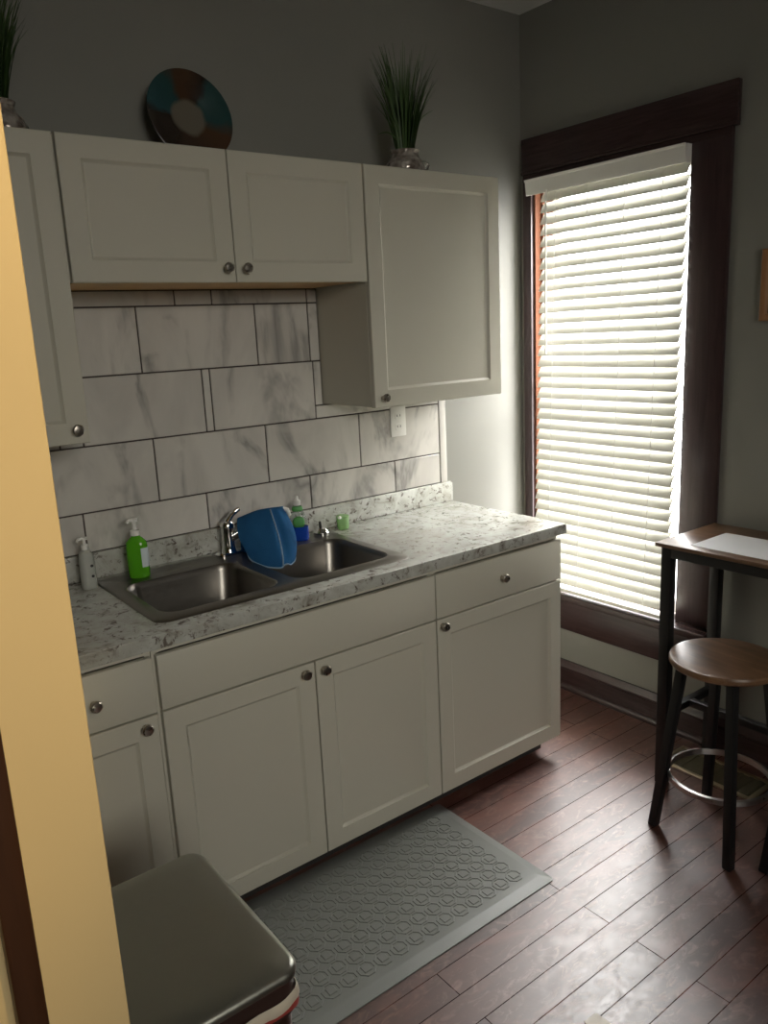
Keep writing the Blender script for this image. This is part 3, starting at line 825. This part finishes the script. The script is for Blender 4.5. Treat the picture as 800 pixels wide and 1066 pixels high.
box(b, lx[0]+q, lx[1]-q, ly[0]-q, ly[0]+q, h0, h1, bev=.002); box(b, lx[0]+q, lx[1]-q, ly[1]-q, ly[1]+q, h0, h1, bev=.002)
obj('apron_frame', b, M['blackmetal'], tb)
for yy in ly: obj('side_stretcher', bx(lx[0]+q, lx[1]-q, yy-.013, yy+.013, .250, .276, bev=.002), M['blackmetal'], tb)
obj('long_stretcher', bx(2.233, 2.259, ly[0]+.013, ly[1]-.013, .250, .276, bev=.002), M['blackmetal'], tb)
# paper on the table
b = BM(); box(b, 2.106, 2.322, -1.343, -1.064, TZ+.0002, TZ+.0010)
tag(obj('paper_sheet', b, M['paper']), 'blank white paper sheet lying on the bar table', 'paper')

# stools
def make_stool(loc, rz, label):
    r = thing('bar_stool', label, 'stool', (0, 0, 0), 'round bar stools at the bar table')
    b = BM(); lathe(b, [(.150, .574), (.160, .576), (.1645, .582), (.1645, .592), (.161, .598), (.152, .600), (.004, .600)], (0, 0, 0), 'z', 64); obj('seat', b, M['rustic'], r)
    s0, s1 = .138, .088
    for sx in (-1, 1):
        for sy in (-1, 1):
            b = BM(); beam(b, (sx*s0, sy*s0, .004), (sx*s1, sy*s1, .560), .027, .027, (1, 0, 0), .002)
            box(b, sx*s0-.0135, sx*s0+.0135, sy*s0-.0135, sy*s0+.0135, 0, .010, bev=.003)
            obj('leg', b, M['blackmetal'], r)
    b = BM(); N = 64; R0 = .1500
    A = []
    for rr, zz in ((R0, .184), (R0+.009, .186), (R0+.009, .202), (R0, .204)):
        A.append([b.verts.new((rr*math.cos(2*PI*k/N), rr*math.sin(2*PI*k/N), zz)) for k in range(N)])
    A.append(A[0]); bridge(b, A, False, False); obj('foot_ring', b, M['ringsteel'], r)
    b = BM(); q = .010
    box(b, -s1-q, s1+q, -s1-q, -s1+q, .556, .5735, bev=.002); box(b, -s1-q, s1+q, s1-q, s1+q, .556, .5735, bev=.002)
    box(b, -s1-q, -s1+q, -s1+q, s1-q, .556, .5735, bev=.002); box(b, s1-q, s1+q, -s1+q, s1-q, .556, .5735, bev=.002)
    obj('seat_frame', b, M['blackmetal'], r)
    r.location = loc; r.rotation_euler = (0, 0, rz); return r
M['ringsteel'] = metal('worn_ring_steel', (.55, .54, .53), .30)
st = make_stool((1.980, -1.272, 0), -.09, 'round wooden stool with black legs standing in front of the table')
dup(st, (2.040, -1.608, 0), .02, 'second stool at the right edge, only a black leg showing')

# scrap on the floor
b = BM(); pts = [(1.068, -1.468), (1.110, -1.470), (1.112, -1.525), (1.062, -1.530)]
r0 = [b.verts.new((x, y, .0004)) for x, y in pts]; r1 = [b.verts.new((x, y, .0022)) for x, y in pts]
bridge(b, [r0, r1]); tag(obj('paper_scrap', b, M['liner']), 'small pale scrap lying on the floor at the bottom edge', 'scrap')

# framed picture on the right wall
pf = thing('picture_frame', 'orange-brown wooden picture frame on the wall right of the window', 'picture', (XW, -1.24, 1.60))
b = BM(); y0, y1, z0, z1, w = -1.40, -1.076, 1.600, 1.830, .024; fx = XW-.022
def fr_(ins, x): return [b.verts.new((x, y, z)) for y, z in ((y0+ins, z0+ins), (y1-ins, z0+ins), (y1-ins, z1-ins), (y0+ins, z1-ins))]
bridge(b, [fr_(0, XW-.0005), fr_(0, fx+.004), fr_(.004, fx), fr_(w-.006, fx+.002), fr_(w, fx+.010), fr_(w, XW-.0005)], False, False)
obj('frame', b, M['framewood'], pf)
obj('picture_print', bx(XW-.010, XW-.0008, y0+w, y1-w, z0+w, z1-w), M['picture'], pf)

# ------------------------------------------------------------------ light
w = bpy.data.worlds.new('overcast_sky'); scene.world = w; w.use_nodes = True
nt = w.node_tree; bg = nt.nodes['Background']; bg.inputs[0].default_value = (1, .99, .975, 1); bg.inputs[1].default_value = 10.0
def area(name, loc, target, sx, sy, power, col=(1, 1, 1), spread=PI):
    L = bpy.data.lights.new(name, 'AREA'); L.shape = 'RECTANGLE'; L.size = sx; L.size_y = sy; L.energy = power; L.color = col; L.spread = spread
    o = link(bpy.data.objects.new(name, L)); o.location = loc
    o.rotation_euler = (Vector(target)-Vector(loc)).to_track_quat('-Z', 'Y').to_euler(); return o
area('sky_daylight', (4.4, -1.5, 3.5), (2.5, -.45, 1.2), 6, 3.2, 1350, (1, .985, .955))
area('rear_fill', (.1, YB+.1, 2.25), (1.35, -.6, .75), 1.5, 1.0, 9.5, (1, .965, .87), math.radians(72))  # added unseen fill from behind the camera; the rear wall has no window
S = bpy.data.lights.new('hall_lamp', 'SPOT'); S.energy = 47; S.color = (1, .74, .38); S.spot_size = math.radians(60); S.spot_blend = .5; S.shadow_soft_size = .04
so = link(bpy.data.objects.new('hall_lamp', S)); so.location = (.32, -2.75, 2.62)
so.rotation_euler = (Vector((-.35, -1.75, 1.85))-so.location).to_track_quat('-Z', 'Y').to_euler()

# ------------------------------------------------------------------ camera
cam = bpy.data.cameras.new('camera'); co = link(bpy.data.objects.new('camera', cam))
R = ((0.79173436, -0.60902122, -0.04743264), (-0.17148097, -0.14705705, -0.97415014), (0.5863028, 0.77940194, -0.22086567))
mw = Matrix(((R[0][0], -R[1][0], -R[2][0], -0.2173139), (R[0][1], -R[1][1], -R[2][1], -2.4821172), (R[0][2], -R[1][2], -R[2][2], 1.6275369), (0, 0, 0, 1)))
co.matrix_world = mw
cam.sensor_fit = 'VERTICAL'; cam.sensor_height = 24; cam.lens = 831.447/1066*24; cam.clip_start = .02
scene.camera = co
vs = scene.view_settings; scene.display_settings.display_device = 'sRGB'
vs.view_transform = 'Standard'; vs.look = 'None'; vs.gamma = 1; vs.exposure = .4; vs.use_curve_mapping = False
scene.cycles.use_denoising = True
scene.cycles.max_bounces = 10; scene.cycles.diffuse_bounces = 6; scene.cycles.transparent_max_bounces = 12
